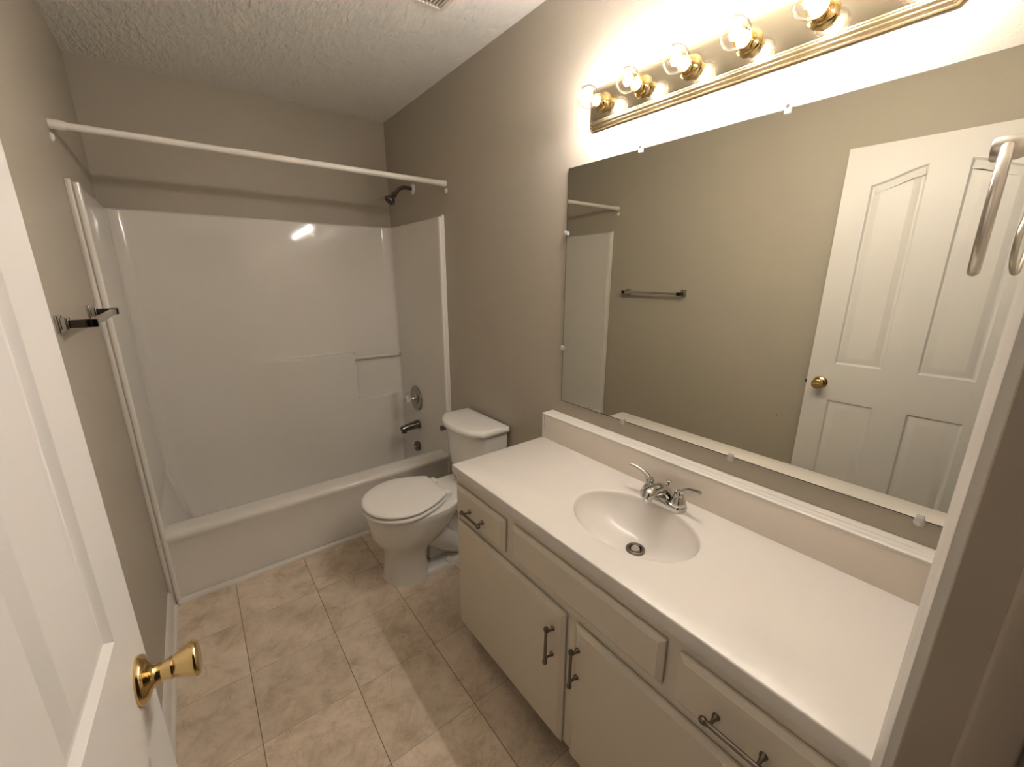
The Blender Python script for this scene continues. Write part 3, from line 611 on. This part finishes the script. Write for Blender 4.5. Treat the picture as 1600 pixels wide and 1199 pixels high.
# ------------------------------------------------------------------ mirror and clips
MY0, MY1, MZ0, MZ1 = FY + 0.012, 1.137, 0.9475, 1.856
bm = bmesh.new(); xm = W - 0.007; e = 0.0022
loft(bm, [[Vector((x, y, z)) for y, z in ((MY0 + i, MZ0 + i), (MY1 - i, MZ0 + i), (MY1 - i, MZ1 - i * 0.3), (MY0 + i, MZ1 - i * 0.3))] for x, i in ((W - 0.002, 0), (xm + 0.0002, 0), (xm, e))])
mi = build('wall_mirror', bm, M['mirror_edge'], None, None, 0, (M['mirror'],))
for p in mi.data.polygons:
    if p.normal.x < -0.9999 and p.area > 0.1: p.material_index = 1
tag(mi, 'large frameless wall mirror above the vanity', 'mirror')
for (y, z, lab) in ((0.818, MZ1, 'clear mirror clip on the top edge, under the second bulb'), (0.405, MZ1, 'clear mirror clip on the top edge, farthest from the toilet'),
                    (MY1, 1.627, 'clear mirror clip on the upright left edge, the upper one'), (MY1, 1.176, 'clear mirror clip on the upright left edge, the lower one'),
                    (0.811, MZ0, 'clear mirror clip on the bottom edge, nearest the toilet'), (0.419, MZ0, 'clear mirror clip on the bottom edge, right of the faucet'), (0.007, MZ0, 'clear mirror clip on the bottom edge, beside the door casing')):
    d = Vector((0, 0, 1)) if z == MZ1 else Vector((0, 0, -1)) if z == MZ0 else Vector((0, 1, 0))
    c = thing('mirror_clip', lab, 'clip', (W, y, z), 'clear plastic clips holding the mirror')
    bm = bmesh.new(); p = Vector((W - 0.0015, y, z)) + d * 0.006
    lathe(bm, p, (-1, 0, 0), [(0, 0), (0.0105, 0), (0.0105, 0.004), (0.0095, 0.008), (0.006, 0.0105), (0, 0.0115)], 18)
    q = Vector((W - 0.0098, y, z)) - d * 0.004; a = Vector((0.0022, 0.007, 0.007)); box(bm, q - a, q + a, 0.0015, 2)
    build('clip_body', bm, M['clear'], c)
    bm = bmesh.new(); lathe(bm, p + Vector((-0.0112, 0, 0)), (-1, 0, 0), [(0, -0.002), (0.0035, -0.002), (0.0035, 0.0012), (0, 0.0016)], 12); build('screw', bm, M['satin'], c)

# ------------------------------------------------------------------ vanity light bar
LY0, LY1, LZ0, LZ1 = 0.130, 1.040, 1.952, 2.082
lb = thing('vanity_light', 'polished brass strip light with six clear globe bulbs above the mirror', 'light', (W, 0.585, 1.952))
bm = bmesh.new()
stp = [(0, 0.0005), (0.0, 0.006), (0.002, 0.009), (0.005, 0.0095), (0.0065, 0.0115), (0.0065, 0.0145), (0.0085, 0.017), (0.0115, 0.0175), (0.013, 0.0195), (0.013, 0.0215), (0.015, 0.024), (0.018, 0.0245), (0.0195, 0.0262), (0.0225, 0.0265)]
def lrect(i, x):
    cc = 0.012; a0, a1, b0, b1 = LY0 + i, LY1 - i, LZ0 + i, LZ1 - i
    return [Vector((W - x, y, z)) for y, z in ((a0 + cc, b0), (a1 - cc, b0), (a1, b0 + cc), (a1, b1 - cc), (a1 - cc, b1), (a0 + cc, b1), (a0, b1 - cc), (a0, b0 + cc))]
loft(bm, [lrect(i, x) for i, x in stp])
bp_ = build('back_plate', bm, M['brass_ridge'], lb, None, 20, (M['brass_plate'],))
for p in bp_.data.polygons:
    if len(p.vertices) == 8 and p.normal.x < -0.9: p.material_index = 1
for k in range(6):
    y = 0.965 - 0.1525 * k; z = 2.020; o = Vector((W - 0.0262, y, z))
    bm = bmesh.new(); lathe(bm, o, (-1, 0, 0), [(0.0, 0), (0.030, 0), (0.030, 0.003), (0.0225, 0.006), (0.0205, 0.009), (0.0205, 0.034), (0.0215, 0.036), (0.0215, 0.039), (0.019, 0.039), (0.018, 0.030), (0.0, 0.030)], 32)
    so = build('socket', bm, M['brass'], lb, None, 35)
    c = o + Vector((-0.075, 0, 0)); bm = bmesh.new(); R = 0.034
    pr = [(0.0135, 0.032), (0.0140, 0.040)] + [(R * math.sin(a), 0.075 - R * math.cos(a)) for a in [math.radians(q) for q in range(28, 181, 8)]] + [(0.0, 0.075 + R)]
    lathe(bm, o, (-1, 0, 0), pr, 36, False); bu = build('bulb', bm, M['globe'], lb, None, 60)
    bm = bmesh.new(); lathe(bm, o, (-1, 0, 0), [(0, 0.031), (0.0125, 0.031), (0.0125, 0.038), (0.007, 0.043), (0.0045, 0.050), (0.003, 0.060), (0, 0.0605)], 20); build('bulb_stem', bm, M['stem_reflection'], bu)
    bm = bmesh.new(); sphere(bm, c + Vector((0.002, 0, 0)), 0.0155, (0.46, 1.0, 1.0), 16, 10); build('filament', bm, M['glow'], bu)

# ------------------------------------------------------------------ towel bar on the left wall
tw = thing('towel_bar', 'square chrome towel bar on the left wall in front of the tub', 'towel bar', (0, 1.7105, 1.345))
for y in (1.484, 1.937):
    bm = bmesh.new(); box(bm, (0.0002, y - 0.021, 1.324), (0.009, y + 0.021, 1.370), 0.003, 2); box(bm, (0.008, y - 0.016, 1.331), (0.024, y + 0.016, 1.363), 0.003, 2)
    po = build('wall_post', bm, M['chrome'], tw)
    bm = bmesh.new(); box(bm, (0.022, y - 0.011, 1.335), (0.078, y + 0.011, 1.356), 0.002, 2); tag(build('arm', bm, M['dark_reflection_chrome'], po), 'chrome arm coloured for the dark hallway it reflects')
bm = bmesh.new(); box(bm, (0.058, 1.494, 1.338), (0.074, 1.927, 1.354), 0.002, 2); build('bar', bm, M['satin'], tw)

# ------------------------------------------------------------------ towel ring on the front wall
RX, RY, RZ = 1.10, -0.004, 1.553
tr = thing('towel_ring', 'satin nickel towel ring hanging on the front wall beside the mirror', 'towel ring', (RX, FY, 1.62))
bm = bmesh.new(); lathe(bm, (RX, FY, 1.622), (0, 1, 0), [(0, 0.0005), (0.026, 0.0005), (0.026, 0.006), (0.020, 0.010), (0.012, 0.014), (0.010, 0.040), (0.012, 0.052), (0.014, 0.058), (0.014, 0.078), (0.012, 0.081), (0, 0.082)], 28); build('wall_post', bm, M['satin'], tr)
bm = bmesh.new(); rr = 0.073; P = [(RX + rr * math.sin(a) * 0.996, RY + rr * math.sin(a) * 0.0895, 1.622 - rr + rr * math.cos(a)) for a in [2 * math.pi * i / 48 for i in range(48)]]
rings = []
for i, p in enumerate(P):
    p = Vector(p); d = (Vector(P[(i + 1) % 48]) - Vector(P[i - 1])).normalized(); x = Vector((0, 1, 0)); x = (x - d * x.dot(d)).normalized(); y = d.cross(x)
    rings.append([p + x * (0.0062 * math.cos(2 * math.pi * k / 12)) + y * (0.0062 * math.sin(2 * math.pi * k / 12)) for k in range(12)])
loft(bm, rings + [rings[0]], False, False); bmesh.ops.remove_doubles(bm, verts=bm.verts[:], dist=1e-6)
build('ring', bm, M['satin'], tr, None, 60)

# ------------------------------------------------------------------ ceiling vent, screw hole
cv = thing('ceiling_vent', 'white slatted exhaust vent grille in the ceiling', 'vent', (1.08, 1.44, H - 0.02))
VX0, VX1, VYa, VYb = 0.955, 1.212, 1.315, 1.570
bm = bmesh.new()
def vr(i, z): return [Vector((VX0 + i, VYa + i, z)), Vector((VX1 - i, VYa + i, z)), Vector((VX1 - i, VYb - i, z)), Vector((VX0 + i, VYb - i, z))]
loft(bm, [vr(0, H - 0.0005), vr(0, H - 0.011), vr(0.004, H - 0.016), vr(0.019, H - 0.016), vr(0.022, H - 0.012), vr(0.022, H - 0.0005)], False, False)
build('grille_frame', bm, M['vent'], cv)
bm = bmesh.new(); box(bm, (VX0 + 0.01, VYa + 0.01, H - 0.004), (VX1 - 0.01, VYb - 0.01, H - 0.001)); build('vent_opening', bm, M['dark'], cv, None, 0)
k = 0
x = VX0 + 0.030
while x < VX1 - 0.024:
    bm = bmesh.new(); box(bm, (x - 0.0035, VYa + 0.018, H - 0.015), (x + 0.0035, VYb - 0.018, H - 0.003), 0.001, 1, Matrix.Rotation(0.35, 3, 'Y')); build('slat', bm, M['vent'], cv); x += 0.0135
bm = bmesh.new(); lathe(bm, (0.0, 0.805, 0.660), (1, 0, 0), [(0, -0.001), (0.004, -0.001), (0.0035, 0.0012), (0, 0.0014)], 12)
tag(build('screw', bm, M['dark'], None), 'tiny dark screw in the left wall, visible only in the mirror', 'screw')
